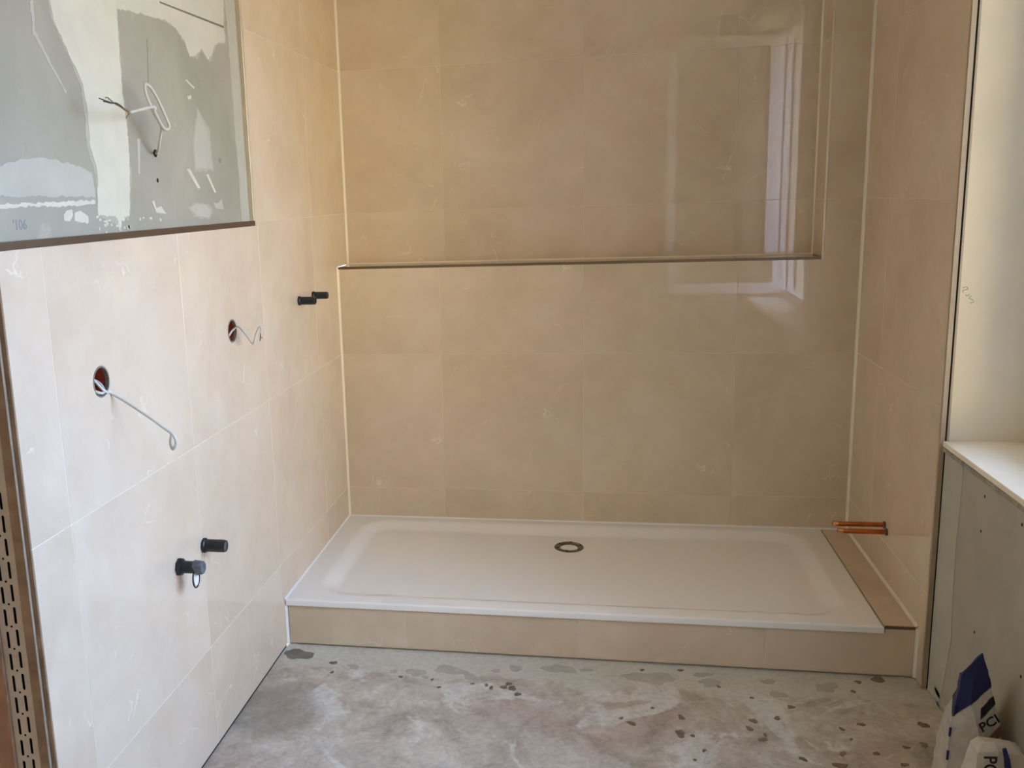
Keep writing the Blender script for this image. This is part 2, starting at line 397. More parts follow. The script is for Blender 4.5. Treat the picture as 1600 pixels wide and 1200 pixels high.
# recess for the mirror cabinet: bare plasterboard with filler
prism('plasterboard', [(YE, RZ), (RY, RZ), (RY, TOP), (YE, TOP)], 'recess', -.012, 0, 'plasterboard', wl)['label'] = 'bare grey plasterboard of the recess'
patches = {
'tape': ([(-2.051, 1.999), (-1.955, 2.30), (-1.69, 2.32), (-1.761, 2.052), (-1.764, 2.022), (-1.769, 1.925), (-1.772, 1.849), (-1.767, 1.797), (-1.764, 1.745), (-1.769, 1.661), (-1.792, 1.554), (-1.83, 1.547), (-1.849, 1.514), (-1.854, 1.55), (-1.942, 1.558), (-1.934, 1.598), (-1.928, 1.657), (-1.947, 1.716), (-1.943, 1.774), (-1.95, 1.831), (-1.968, 1.866), (-1.999, 1.9), (-2.022, 1.933), (-2.046, 1.961)], 'filler_white'),
'upper': ([(-1.76, 2.052), (-1.70, 2.40), (-1.02, 2.42), (-1.07, 2.177), (-1.086, 2.098), (-1.082, 2.053), (-1.12, 2.048), (-1.168, 2.035), (-1.2, 2.0), (-1.228, 1.983), (-1.271, 2.011), (-1.31, 1.985), (-1.355, 1.979), (-1.378, 2.011), (-1.43, 2.038), (-1.497, 2.05), (-1.613, 2.044), (-1.719, 2.036), (-1.759, 2.035)], 'filler_warm'),
'rband': ([(-1.07, 2.45), (-.985, 2.45), (-.984, 1.857), (-.976, 1.513), (-1.05, 1.519), (-1.043, 1.66), (-1.05, 1.784), (-1.045, 1.9), (-1.055, 2.049)], 'filler_grey'),
'arc': ([(-2.34, 1.64), (-2.292, 1.656), (-2.231, 1.67), (-2.136, 1.678), (-2.034, 1.669), (-1.95, 1.652), (-1.945, 1.598), (-2.11, 1.600), (-2.34, 1.602)], 'filler_grey'),
'hline': ([(-2.345, 1.585), (-2.306, 1.586), (-1.95, 1.591), (-1.945, 1.582), (-2.114, 1.578), (-2.211, 1.581), (-2.345, 1.575)], 'filler_white'),
'dot1': ([(-2.072, 1.57), (-2.049, 1.572), (-2.048, 1.56), (-2.063, 1.547), (-2.085, 1.549), (-2.086, 1.561)], 'filler_white'),
'dot2': ([(-2.041, 1.565), (-2.017, 1.569), (-1.986, 1.556), (-1.985, 1.546), (-2.013, 1.542), (-2.045, 1.548)], 'filler_white'),
'tri': ([(-1.33, 1.831), (-1.268, 1.779), (-1.255, 1.677), (-1.372, 1.675), (-1.374, 1.742)], 'filler_grey'),
'st1': ([(-1.438, 1.67), (-1.415, 1.671), (-1.353, 1.619), (-1.372, 1.618)], 'filler_white'),
'st2': ([(-1.305, 1.657), (-1.288, 1.659), (-1.24, 1.608), (-1.252, 1.605)], 'filler_white'),
'st3': ([(-1.401, 1.909), (-1.389, 1.912), (-1.338, 1.896), (-1.347, 1.892)], 'filler_white'),
'p9': ([(-1.436, 1.564), (-1.388, 1.577), (-1.325, 1.572), (-1.287, 1.555), (-1.308, 1.536), (-1.395, 1.542)], 'filler_grey'),
'p10': ([(-1.666, 1.585), (-1.653, 1.587), (-1.644, 1.568), (-1.617, 1.573), (-1.588, 1.552), (-1.646, 1.557)], 'filler_white'),
'dot3': ([(-1.395, 1.867), (-1.368, 1.873), (-1.368, 1.863), (-1.39, 1.859)], 'filler_white'),
'lcurve': ([(-2.127, 1.985), (-2.115, 1.987), (-2.118, 1.931), (-2.079, 1.88), (-2.022, 1.819), (-2.027, 1.815), (-2.088, 1.878), (-2.127, 1.921)], 'filler_grey'),
'thin': ([(-1.716, 1.737), (-1.700, 1.738), (-1.717, 1.653), (-1.727, 1.652)], 'filler_grey'),
'p11': ([(-1.266, 1.577), (-1.235, 1.575), (-1.2, 1.588), (-1.19, 1.556), (-1.252, 1.561)], 'filler_grey'),
}
def ragged(poly, step=.009, jit=.0026):
    out = []
    for i, p in enumerate(poly):
        q2 = poly[(i+1) % len(poly)]; d = math.dist(p, q2); k = max(1, int(d/step))
        for j in range(k):
            t = j/k; j2 = jit if d > step else 0
            out.append((p[0]+(q2[0]-p[0])*t+random.uniform(-j2, j2), p[1]+(q2[1]-p[1])*t+random.uniform(-j2, j2)))
    return [(min(max(a, YE+.004), RY-.005), max(b, RZ+.004)) for a, b in out]
simple('filler_smear', (174, 169, 151), .85, 0, 12, .06)
for k in ('tape', 'upper', 'tri', 'p9', 'rband'):       # thin scraped film around the thicker filler
    base_ = patches[k][0]; cu_ = sum(p[0] for p in base_)/len(base_); cv_ = sum(p[1] for p in base_)/len(base_)
    grown = []
    for (a, b) in base_:
        d_ = max(math.hypot(a-cu_, b-cv_), 1e-4); g_ = random.uniform(.004, .022)
        grown.append((a+(a-cu_)/d_*g_, b+(b-cv_)/d_*g_*.8))
    prism('filler_patch', ragged(grown, .010, .004), 'recess', 0, .0003, 'filler_smear', wl)
for k, (pl_, mt) in patches.items():
    prism('filler_patch', ragged(pl_) if len(pl_) > 6 else pl_, 'recess', 0, .0010 if mt == 'filler_white' else .0006, mt, wl)
for i in range(26):     # small splatter of filler below the tape band
    u, w = random.gauss(-1.84, .09), random.gauss(1.535, .012)
    if w > RZ+.01: blob('filler_patch', u, w, random.uniform(.003, .010), random.uniform(.002, .005), 'recess', .0008, 'filler_white', wl, 8)
prism('pencil_line', [(-1.613, 1.988), (-1.611, 1.988), (-1.626, 1.879), (-1.628, 1.879)], 'recess', 0, .0004, 'pencil', wl)
prism('pencil_line', [(-1.522, 2.088), (-1.522, 2.092), (-1.086, 2.100), (-1.086, 2.094)], 'recess', 0, .0013, 'pencil', wl)
text_mesh('board_stamp', "'106", .028, 'print_grey', frame_matrix('recess', -2.246, 1.545, .0003), wl, .0002)
text_mesh('board_stamp', '83', .020, 'print_grey', frame_matrix('recess', -1.19, 1.70, .0003), wl, .0002)
lathe('screw_hole', [(.0055, 0), (.0055, .0006)], (1, 0, 0), (-.014, -1.622, 1.638), 'gap_black', wl, 12)
lathe('cable_hole', [(.010, 0), (.010, .0006)], (1, 0, 0), (-.014, -1.622, 1.706), 'gap_black', wl, 14)
# metal profile around the recess
boxes('edge_trim', [(-.013, .0001, YE, RY+.004, RZ-.004, RZ+.0085), (.0001, .0014, YE, RY+.004, RZ-.0075, RZ+.0085)], 'trim_bronze', wl)
box('edge_trim', -.013, .0012, RY-.0045, RY+.004, RZ+.0086, 2.712, 'trim_steel', wl, .0004)
# corner joints
def corner_bead(name, x, y, sx, sy, z0, z1, mat, parent, r=.0042):
    bm = bmesh.new()
    vv = [bm.verts.new((x+a, y+b, z)) for z in (z0, z1) for a, b in ((0, 0), (sx*r, 0), (sx*r*.4, sy*r*.4), (0, sy*r))]
    for f in ((0, 1, 2, 3), (4, 5, 6, 7), (0, 1, 5, 4), (1, 2, 6, 5), (2, 3, 7, 6), (3, 0, 4, 7)): bm.faces.new([vv[i] for i in f])
    return from_bm(name, bm, parent, mat)
corner_bead('sealant', 0, 0, 1, -1, H, ZL, 'sealant', wl, .008)
corner_bead('sealant', 0, DN, 1, -1, ZL, TOP, 'sealant', wl, .008)
corner_bead('sealant', 0, -.912, 1, -1, .004, .153, 'white_sealant', wl, .007)

# ------------------------------------------------------------------ back wall with the recessed shelf
wb = boxes('wall_back', [(-.010, 2.60, .010, .45, 0, ZL-.010), (XN+.010, 2.60, .010, .45, ZL-.010, TOP), (-.010, XN+.010, DN+.010, .45, ZL-.010, TOP)], 'masonry')
tag(wb, 'back shower wall of polished beige tiles with a recessed ledge', 'wall', 'structure')
bx = [0, .441, 1.039, 1.645, W]
for i in range(4):
    rect_tile('back', bx[i], bx[i+1], .150, Z0, wb); rect_tile('back', bx[i], bx[i+1], Z0, Z1, wb)
    if i < 3: rect_tile('back', bx[i], bx[i+1], Z1, ZL-.004, wb)
prism('tile', [(bx[3]+G, Z1+G), (W-G, Z1+G), (W-G, Z2-G), (XN+.004, Z2-G), (XN+.004, ZL-.004), (bx[3]+G, ZL-.004)], 'back', -.010, 0, 'marble_tile', wb, .0008)
rect_tile('back', XN+.004, W, Z2, Z3, wb); rect_tile('back', XN+.004, W, Z3, 2.712, wb)
nx_ = [0, .441, 1.039, 1.645, XN]
for i in range(4):
    for a, b in ((ZL, Z2), (Z2, Z3), (Z3, 2.712)): rect_tile('niche', nx_[i], nx_[i+1], a, b, wb)
    prism('tile', [(nx_[i]+G, .006), (nx_[i+1]-G, .006), (nx_[i+1]-G, DN-G), (nx_[i]+G, DN-G)], 'ledge', -.010, 0, 'marble_tile', wb, .0008)
for a, b in ((ZL, Z2), (Z2, Z3), (Z3, 2.712)): rect_tile('nside', .006, DN-.001, a, b, wb)
grout('back', [(0, W, Z0-G, Z0+G), (0, W, Z1-G, Z1+G), (XN+.004, W, Z2-G, Z2+G), (XN+.004, W, Z3-G, Z3+G)] + [(x-G, x+G, .150, ZL-.004) for x in bx[1:4]], wb)
grout('niche', [(0, XN, Z2-G, Z2+G), (0, XN, Z3-G, Z3+G)] + [(x-G, x+G, ZL, 2.712) for x in nx_[1:4]], wb)
grout('nside', [(.006, DN, Z2-G, Z2+G), (.006, DN, Z3-G, Z3+G)], wb)
box('edge_trim', .002, XN-.003, -.0020, .0055, ZL-.0095, ZL+.0012, 'trim_bronze', wb, .0015, 2)
box('edge_trim', XN-.0015, XN+.0060, -.0020, .0055, ZL-.0095, 2.712, 'trim_steel', wb, .0015, 2)
corner_bead('sealant', XN, DN, -1, -1, ZL, TOP, 'sealant', wb, .006)
def hbead(name, a, b, y, z, sy, sz, mat, parent, r=.004):     # horizontal bead along x
    bm = bmesh.new()
    vv = [bm.verts.new((x, y+p, z+q_)) for x in (a, b) for p, q_ in ((0, 0), (sy*r, 0), (sy*r*.4, sz*r*.4), (0, sz*r))]
    for f in ((0, 1, 2, 3), (4, 5, 6, 7), (0, 1, 5, 4), (1, 2, 6, 5), (2, 3, 7, 6), (3, 0, 4, 7)): bm.faces.new([vv[i] for i in f])
    return from_bm(name, bm, parent, mat)
hbead('sealant', .006, XN-.006, DN, ZL, -1, 1, 'sealant', wb, .005)

# ------------------------------------------------------------------ right wall: tiles, window opening, plasterboard
WO0, WO1, WZ0, WZ1 = -3.10, -.980, .784, 2.63
wr = boxes('wall_right', [(W+.010, 2.60, WO1, .45, 0, TOP), (2.134, 2.60, WO0, WO1, 0, WZ0), (2.134, 2.60, WO0, WO1, WZ1, TOP), (2.134, 2.60, -5.7, WO0, 0, TOP)], 'cream_plaster')
tag(wr, 'right wall with narrow tiled part and deep window opening', 'wall', 'structure')
ry = [0, -.318, YT]
for i in range(2):
    for a, b in ((.150, Z0), (Z0, Z1), (Z1, Z2), (Z2, Z3), (Z3, 2.712)):
        z0 = .004 if (a == .150) else a
        rect_tile('right', ry[i+1], ry[i], z0, b, wr)
grout('right', [(YT, 0, z-G, z+G) for z in (Z0, Z1, Z2, Z3)] + [(ry[1]-G, ry[1]+G, .15, 2.712)], wr)
corner_bead('sealant', W, 0, -1, -1, H, TOP, 'sealant', wr, .009)
corner_bead('sealant', W, -.912, -1, -1, .004, .172, 'sealant', wr, .008)
box('edge_trim', W-.0012, W+.0125, YT-.0115, YT-.0002, .004, 2.712, 'trim_satin', wr, .0006)
box('shadow_gap', W+.0126, W+.0165, YT-.0098, YT-.0082, .004, 2.712, 'gap_black', wr)  # black strip stands in for the shade between trim and board
box('corner_strip', W+.0166, W+.0226, YT-.0135, YT-.0082, .8065, 2.712, 'trim_satin', wr, .0006)
pb = box('plasterboard', 2.1205, 2.134, WO0, YT-.0095, .004, .784, 'plasterboard_dark', wr); pb['label'] = 'bare grey plasterboard below the window sill'
prism('filler_patch', [(YT-.0125, .006), (-1.085, .006), (-1.105, .063), (-1.125, .16), (-1.142, .248), (-1.130, .38), (-1.122, .5), (-1.127, .6), (-1.132, .711), (-1.128, .765), (-1.10, .782), (YT-.0125, .782)], 'board', 0, .0012, 'filler_grey', wr)
for (u, w) in ((-1.288, .635), (-1.295, .735), (-1.302, .348), (-1.598, .373), (-1.528, .738), (-1.62, .62), (-1.30, .14), (-1.9, .64), (-1.9, .35)):
    lathe('screw_hole', [(.0042, 0), (.0042, .0005)], (-1, 0, 0), (2.1205, u, w), 'gap_black', wr, 10)
for i in range(14): blob('filler_patch', random.uniform(-1.22, -1.05), random.uniform(.006, .05), random.uniform(.01, .03), random.uniform(.004, .012), 'board', .0014, 'filler_grey', wr, 9)
# pencil scribble on the reveal
def stroke(pts): tube('pencil_mark', [(a+.006, -.9803, b) for a, b in pts], .0009, 'pencil_faint', wr, 5, 4)
stroke([(2.128, 1.262), (2.138, 1.264), (2.142, 1.258), (2.129, 1.254), (2.131, 1.247)])
stroke([(2.137, 1.243), (2.141, 1.238), (2.147, 1.243)])
stroke([(2.153, 1.238), (2.147, 1.232), (2.155, 1.228), (2.159, 1.224)])
stroke([(2.150, 1.219), (2.156, 1.218), (2.161, 1.222)])

# window: frame, sill, closed far sash, open near sash
wi = empty('window_1', (2.385, -1.985, .806), 'white casement window with one sash swung into the room', 'window', 'structure')
box('window_sill', 2.112, 2.349, WO0+.001, WO1-.001, .790, .806, 'sill_top', wi, .0015)
box('outer_sill', 2.421, 2.66, WO0+.001, WO1-.001, .770, .796, 'sill_edge', wi, .002)
sb = box('sill_edge', 2.1105, 2.133, WO0+.001, WO1-.001, .776, .7895, 'sill_edge', wi, .003, 2); sb['label'] = 'rough grey adhesive edge of the sill'
FX0, FX1 = 2.350, 2.420; FW = .055
fy0, fy1, fz0, fz1 = WO0+.002, WO1-.002, .807, WZ1-.001
boxes('window_frame', [(FX0, FX1, fy0, fy0+FW, fz0, fz1), (FX0, FX1, fy1-FW, fy1, fz0, fz1), (FX0, FX1, fy0+FW, fy1-FW, fz0, fz0+FW), (FX0, FX1, fy0+FW, fy1-FW, fz1-FW, fz1), (FX0, FX1, -2.290, -2.235, fz0+FW, fz1-FW)], 'window_white', wi)
def sash(y0, y1, z0, z1, xh, open_, pname):
    """closed sash lies in the frame plane; open_: turned 90 deg about the near jamb"""
    sw, st_ = .072, .058
    wdt = y1-y0
    def bb(a0, a1, t0, t1, b0, b1):
        if open_: return (xh-a1, xh-a0, y0+t0, y0+t1, b0, b1)
        return (xh+t0, xh+t1, y0+a0, y0+a1, b0, b1)
    s = boxes('sash', [bb(0, sw, 0, st_, z0, z1), bb(wdt-sw, wdt, 0, st_, z0, z1), bb(sw, wdt-sw, 0, st_, z0, z0+sw), bb(sw, wdt-sw, 0, st_, z1-sw, z1)], 'window_white', wi)
    boxes('pane', [bb(sw, wdt-sw, st_*.45, st_*.55, z0+sw, z1-sw)], 'glass', s)
    boxes('gap_line', [bb(sw-.004, sw+.004, st_-.001, st_+.001, z0+sw, z1-sw), bb(wdt-sw-.004, wdt-sw+.004, st_-.001, st_+.001, z0+sw, z1-sw)], 'gap_line_dark', s)  # dark strips drawn as groove lines on the sash stiles
    return s
sash(-2.26, fy1-.018, fz0+.02, fz1-.02, FX0-.012, False, 'closed')
so = sash(fy0+.020, fy0+.020+.765, fz0+.025, 2.60, 2.345, True, 'open')
bh = bmesh.new(); add_box(bh, 1.565, 1.59, fy0+.010, fy0+.020, 1.60, 1.66); add_box(bh, 1.57, 1.585, fy0-.016, fy0+.010, 1.615, 1.63); add_box(bh, 1.567, 1.588, fy0-.03, fy0-.016, 1.52, 1.635)
from_bm('handle', bh, so, 'window_white')
for x_ in (2.338, 2.376, 2.440): box('gap_line', x_, x_+.011, fy0+FW+.0005 if x_ < 2.42 else fy0+.0005, fy0+FW+.0025 if x_ < 2.42 else fy0+.004, fz0+FW, fz1-FW, 'gap_line_dark', wi)  # dark strips added to draw shaded gap lines into the window's reflection
for z in (.98, 2.40): lathe('hinge', [(.009, 0), (.009, .09)], (0, 0, 1), (2.348, fy0+.060, z), 'window_white', wi, 14)

# ------------------------------------------------------------------ doorway edge at the lower left
tj = empty('trim_1', (-.08, YE, 0), 'raw end of the left wall with timber edge and perforated metal bead', 'door frame', 'structure')
box('tile_edge', -.0105, -.0005, YE-.0035, YE-.0002, .004, RZ-.004, 'timber', tj, .0006)
box('timber_strip', -.0135, -.0108, YE-.010, YE+.010, .004, TOP, 'timber_light', tj, .0006)
box('timber_strip', -.036, -.014, YE-.006, YE+.010, .004, TOP, 'timber', tj, .0015)
box('timber_post', -.34, -.096, YE-.004, YE+.011, .004, TOP, 'timber_red', tj, .002)
box('timber_strip', -.0955, -.0905, YE-.009, YE+.010, .004, TOP, 'timber', tj, .001)
def perforated(x0, x1, z0, z1, y, th):
    cu = bpy.data.curves.new('bead', 'CURVE'); cu.dimensions = '2D'; cu.fill_mode = 'BOTH'; cu.extrude = th/2
    def add(pts):
        s = cu.splines.new('POLY'); s.points.add(len(pts)-1); s.use_cyclic_u = True
        for p, c in zip(s.points, pts): p.co = (c[0], c[1], 0, 1)
    add([(x0, z0), (x1, z0), (x1, z1), (x0, z1)])
    def slot(cx, a, b, r, n=4):
        pts = []
        for i in range(n+1): t = math.pi*i/n; pts.append((cx+r*math.cos(t), b-r+r*math.sin(t)))
        for i in range(n+1): t = math.pi+math.pi*i/n; pts.append((cx+r*math.cos(t), a+r+r*math.sin(t)))
        add(pts)
    def hole(cx, cz, r, n=8): add([(cx+r*math.cos(2*math.pi*i/n), cz+r*math.sin(2*math.pi*i/n)) for i in range(n)])
    z = z0+.015
    while z+.05 < z1:
        slot(-.0525, z, z+.037, .0032); slot(-.0745, z-.006, z+.031, .0032); hole(-.0635, z+.0425, .0028)
        z += .0485
    o = bpy.data.objects.new('bead', cu); COL.objects.link(o)
    dg = bpy.context.evaluated_depsgraph_get(); dg.update()
    me = bpy.data.meshes.new_from_object(o.evaluated_get(dg)); bpy.data.objects.remove(o); bpy.data.curves.remove(cu)
    me.transform(Matrix.Translation((0, y, 0)) @ Matrix.Rotation(math.pi/2, 4, 'X'))
    bm = bmesh.new(); bm.from_mesh(me); bpy.data.meshes.remove(me)
    return from_bm('perforated_bead', bm, tj, 'bead_metal')
perforated(-.0895, -.0365, .01, 1.49, YE-.004, .001)['label'] = 'perforated metal bead with slots and round holes'
box('slot_shade', -.0895, -.0365, YE+.008, YE+.0115, .004, 1.49, 'gap_black', tj)  # black sheet in place of shade, so the slots look dark

# ------------------------------------------------------------------ tiled step and shower tray
sp = empty('shower_step', (1.05, -.46, 0), 'low step clad in beige tiles carrying the shower tray', 'step')
boxes('step_core', [(.002, 2.006, -.9005, -.002, 0, .138), (2.006, W-.002, -.9005, -.002, 0, .165)], 'masonry', sp)
fx = [.0005, .440, 1.041, 1.645, W-.0005]
for i in range(4):
    top = .1525
    if i == 3:
        prism('tile', [(fx[i]+G, .007), (W-.0085, .007), (W-.0085, .171), (2.006, .171), (2.006, top), (fx[i]+G, top)], 'front', -.010, 0, 'marble_tile', sp, .0008)
    else: rect_tile('front', fx[i] + (.007 if i == 0 else 0), fx[i+1], .007, top, sp)
grout('front', [(x-G, x+G, .007, .1525) for x in fx[1:4]], sp)
prism('tile', [(2.0045, -.9065), (W-.004, -.9065), (W-.004, -.002), (2.0045, -.002)], 'strip', -.010, 0, 'marble_tile', sp, .0008)['label'] = 'narrow tile strip beside the tray'
box('edge_trim', 2.0055, W-.008, -.9135, -.9070, .1665, .1768, 'trim_bronze', sp, .001)
bm = bmesh.new()
for (a, b) in (((W-.004, 0), (W-.004, -.906)),):
    vv = [bm.verts.new((W+p, y, H+q_)) for y in (-.001, -.906) for p, q_ in ((0, 0), (-.008, 0), (-.003, .003), (0, .008))]
    for f in ((0, 1, 2, 3), (4, 5, 6, 7), (0, 1, 5, 4), (1, 2, 6, 5), (2, 3, 7, 6), (3, 0, 4, 7)): bm.faces.new([vv[i] for i in f])
from_bm('sealant', bm, sp, 'sealant')

tr_ = empty('shower_tray', (1.0, -.46, .150), 'wide flat white rectangular shower tray on the tiled step', 'shower tray')
TX0, TX1, TY0, TY1 = .003, 2.002, -DEP, -.001
DX, DY, DR = .985, -.232, .040
def tray():
    bm = bmesh.new(); nx, ny = 250, 116
    bx0, bx1, by0, by1, cr = .085, 1.925, -.862, -.040, .13
    def hz(x, y):
        cx, cy = (bx0+bx1)/2, (by0+by1)/2
        qx, qy = abs(x-cx)-((bx1-bx0)/2-cr), abs(y-cy)-((by1-by0)/2-cr)
        d = math.hypot(max(qx, 0), max(qy, 0))+min(max(qx, qy), 0)-cr
        t = min(max(-d/.075, 0), 1); t = t*t*(3-2*t)
        fall = min(math.hypot((x-DX), (y-DY))/1.0, 1)
        z = H - t*(.020+.008*(1-fall))
        e = min(x-TX0+.05, TX1-x, y-TY0, TY1-y+.05)      # rolled outer edge
        if e < .006: z -= (.006 - math.sqrt(max(.006**2-(.006-e)**2, 0)))
        return z
    def gx(i): 
        return TX0+(TX1-TX0)*i/nx
    ys = [TY0, TY0+.0006, TY0+.0018, TY0+.0035, TY0+.006]+[TY0+.006+(TY1-TY0-.006)*j/ny for j in range(1, ny+1)]
    xs = [TX0+(TX1-.006-TX0)*i/nx for i in range(nx+1)]+[TX1-.0035, TX1-.0018, TX1-.0006, TX1]
    g = [[bm.verts.new((x, y, hz(x, y))) for y in ys] for x in xs]
    for i in range(len(xs)-1):
        for j in range(len(ys)-1):
            xm, ym = (xs[i]+xs[i+1])/2, (ys[j]+ys[j+1])/2
            if math.hypot(xm-DX, ym-DY) < DR: continue
            bm.faces.new((g[i][j], g[i+1][j], g[i+1][j+1], g[i][j+1]))
    # skirt
    loop = [g[i][0] for i in range(len(xs))]+[g[-1][j] for j in range(1, len(ys))]+[g[i][-1] for i in range(len(xs)-2, -1, -1)]+[g[0][j] for j in range(len(ys)-2, 0, -1)]
    low = [bm.verts.new((v.co.x, v.co.y, .154)) for v in loop]
    n = len(loop)
    for i in range(n): bm.faces.new((loop[i], low[i], low[(i+1) % n], loop[(i+1) % n]))
    for v in [v for v in bm.verts if not v.link_faces]: bm.verts.remove(v)
    bmesh.ops.recalc_face_normals(bm, faces=bm.faces)
    o = from_bm('tray_body', bm, tr_, 'acrylic', True)
    try: o.data.set_sharp_from_angle(angle=math.radians(50))
    except Exception: pass
    return hz(DX, DY-.06)
zd = tray()
dr = lathe('drain_ring', [(.032, -.012), (.058, -.004), (.0595, .0005), (.057, .003), (.050, .0042), (.041, .0030), (.035, -.003), (.032, -.012)], (0, 0, 1), (DX, DY, zd), 'dark_steel', tr_, 40)
dr['label'] = 'dark metal drain ring'
for k in range(6):
    a = k*math.pi/3+.4
    lathe('bolt', [(.0038, 0), (.0038, .0016), (.0015, .002)], (0, 0, 1), (DX+.049*math.cos(a), DY+.049*math.sin(a), zd+.0038), 'gap_black', dr, 10)
dc = lathe('drain_cup', [(.037, -.003), (.0365, -.018), (.030, -.0185), (.006, -.014), (.001, -.014)], (0, 0, 1), (DX, DY, zd), 'acrylic', tr_, 32)
dc['label'] = 'white plastic drain insert'
lathe('drain_plug', [(.006, -.0135), (.006, -.010), (.002, -.009)], (0, 0, 1), (DX+.002, DY-.012, zd), 'gap_black', tr_, 12)
# white joint along tray, left and back
bm = bmesh.new()
for L_ in (((0, 0), True), ((0, 0), False)):
    r = .0055
    if L_[1]: vv = [bm.verts.new((p, y, H+q_)) for y in (-.001, -DEP) for p, q_ in ((0, -.004), (r, -.001), (r*.4, r*.4), (0, r))]
    else: vv = [bm.verts.new((x, -p, H+q_)) for x in (.001, W-.001) for p, q_ in ((0, -.004), (r, -.001), (r*.4, r*.4), (0, r))]
    for f in ((0, 1, 2, 3), (4, 5, 6, 7), (0, 1, 5, 4), (1, 2, 6, 5), (2, 3, 7, 6), (3, 0, 4, 7)): bm.faces.new([vv[i] for i in f])
from_bm('sealant', bm, tr_, 'white_sealant')

# ------------------------------------------------------------------ pipes
def copper(y, z, ln, label):
    t = empty('copper_pipe', (W, y, z), label, 'pipe', None, 'copper pipe stubs on the right wall')
    lathe('pipe', [(.0055, .004), (.0088, .004), (.0088, ln-.012), (.0055, ln-.012)], (-1, 0, 0), (W, y, z), 'copper', t, 20, closed=True)
    lathe('end_collar', [(.0056, ln-.018), (.0100, ln-.018), (.0102, ln-.004), (.0088, ln), (.0056, ln), (.0054, ln-.01)], (-1, 0, 0), (W, y, z), 'copper_rim', t, 20, closed=True)
    lathe('wall_collar', [(.0089, 0), (.0128, 0), (.0128, .006), (.0089, .008)], (-1, 0, 0), (W, y, z), 'dark_steel', t, 20, closed=True)
    lathe('end_plug', [(.0054, ln-.012), (.0054, ln-.008)], (-1, 0, 0), (W, y, z), 'gap_black', t, 16)
copper(-.500, .3735, .175, 'copper pipe stub on the right wall, the upper one behind')
copper(-.530, .3575, .165, 'copper pipe stub on the right wall, the lower one in front')

def stub(y, z, ln, r, label, dusty=False):
    t = empty('black_pipe_stub', (0, y, z), label, 'pipe stub', None, 'black pipe stubs on the left wall')
    lathe('pipe', [(r*.62, .004), (r, .004), (r, ln-.008), (r*.92, ln), (r*.66, ln), (r*.62, ln-.006)], (1, 0, 0), (0, y, z), 'black_plastic', t, 26, closed=True)
    lathe('wall_ring', [(r*.6, .0005), (r*1.16, .0005), (r*1.18, .007), (r*1.02, .010), (r*.6, .010)], (1, 0, 0), (0, y, z), 'black_plastic', t, 26, closed=True)
    lathe('end_plug', [(r*.60, ln-.016), (r*.60, ln-.004), (r*.3, ln-.003)], (1, 0, 0), (0, y, z), 'dusty_plastic' if dusty else 'black_plastic', t, 20)
    if dusty: lathe('rim_seal', [(r*.45, ln-.003), (r*.62, ln-.003), (r*.62, ln-.0015), (r*.45, ln-.0015)], (1, 0, 0), (0, y, z), 'grey_ring', t, 20, closed=True)
    return t
stub(-.555, 1.208, .066, .0150, 'smooth black pipe stub above tray, nearer of the upper pair')
s2 = stub(-.375, 1.209, .062, .0140, 'scuffed black pipe stub above tray, closest to the corner', True)
stub(-1.559, .622, .068, .0180, 'open black pipe stub with grey rim, right of the lower pair', True)
# lower left stub with shut-off cap and hanging ring
v_ = empty('black_valve_stub', (0, -1.725, .624), 'black pipe stub with grey cap and hanging loop on left wall', 'pipe stub', None, 'black pipe stubs on the left wall')
yv, zv = -1.725, .624
lathe('pipe', [(.001, .002), (.0165, .002), (.0165, .062), (.001, .062)], (1, 0, 0), (0, yv, zv), 'black_plastic', v_, 26)
lathe('wall_ring', [(.010, .0005), (.024, .0005), (.0245, .007), (.021, .013), (.0165, .014)], (1, 0, 0), (0, yv, zv), 'black_plastic', v_, 8, False)
bm = bmesh.new()
for ang0, x0, x1, rr in ((.26, .044, .072, .0205),):
    ring0 = [bm.verts.new((x0+.010*(1 if math.sin(a) < .2 else 0), yv+rr*math.cos(a), zv+rr*math.sin(a))) for a in [ang0+2*math.pi*k/8 for k in range(8)]]
    ring1 = [bm.verts.new((x1, yv+rr*.86*math.cos(a), zv+rr*.86*math.sin(a))) for a in [ang0+2*math.pi*k/8 for k in range(8)]]
    for k in range(8): bm.faces.new((ring0[k], ring0[(k+1) % 8], ring1[(k+1) % 8], ring1[k]))
    bm.faces.new(ring0); bm.faces.new(ring1)
bmesh.ops.bevel(bm, geom=bm.edges[:], offset=.0015, segments=1, affect='EDGES')
from_bm('cap', bm, v_, 'dusty_plastic')['label'] = 'dusty grey faceted cap'
pts = [(.048, yv+.018*math.sin(t)*1.15, zv-.030-.026*math.cos(t)*1.0) for t in [2*math.pi*k/20 for k in range(21)]]
tube('loop', pts, .0022, 'black_plastic', v_, 8, 0)
bm = bmesh.new()
ring = [(.0478, yv+.0145*math.sin(t), zv-.031-.020*math.cos(t)) for t in [2*math.pi*k/16 for k in range(16)]]
va = [bm.verts.new(p) for p in ring]; vb = [bm.verts.new((p[0]+.0012, p[1], p[2])) for p in ring]
bm.faces.new(va); bm.faces.new(vb)
for k in range(16): bm.faces.new((va[k], va[(k+1) % 16], vb[(k+1) % 16], vb[k]))
from_bm('tag_disc', bm, v_, 'window_white')['label'] = 'disc inside the loop, white for a bright reflection'  # white colour stands in for a bright reflection here

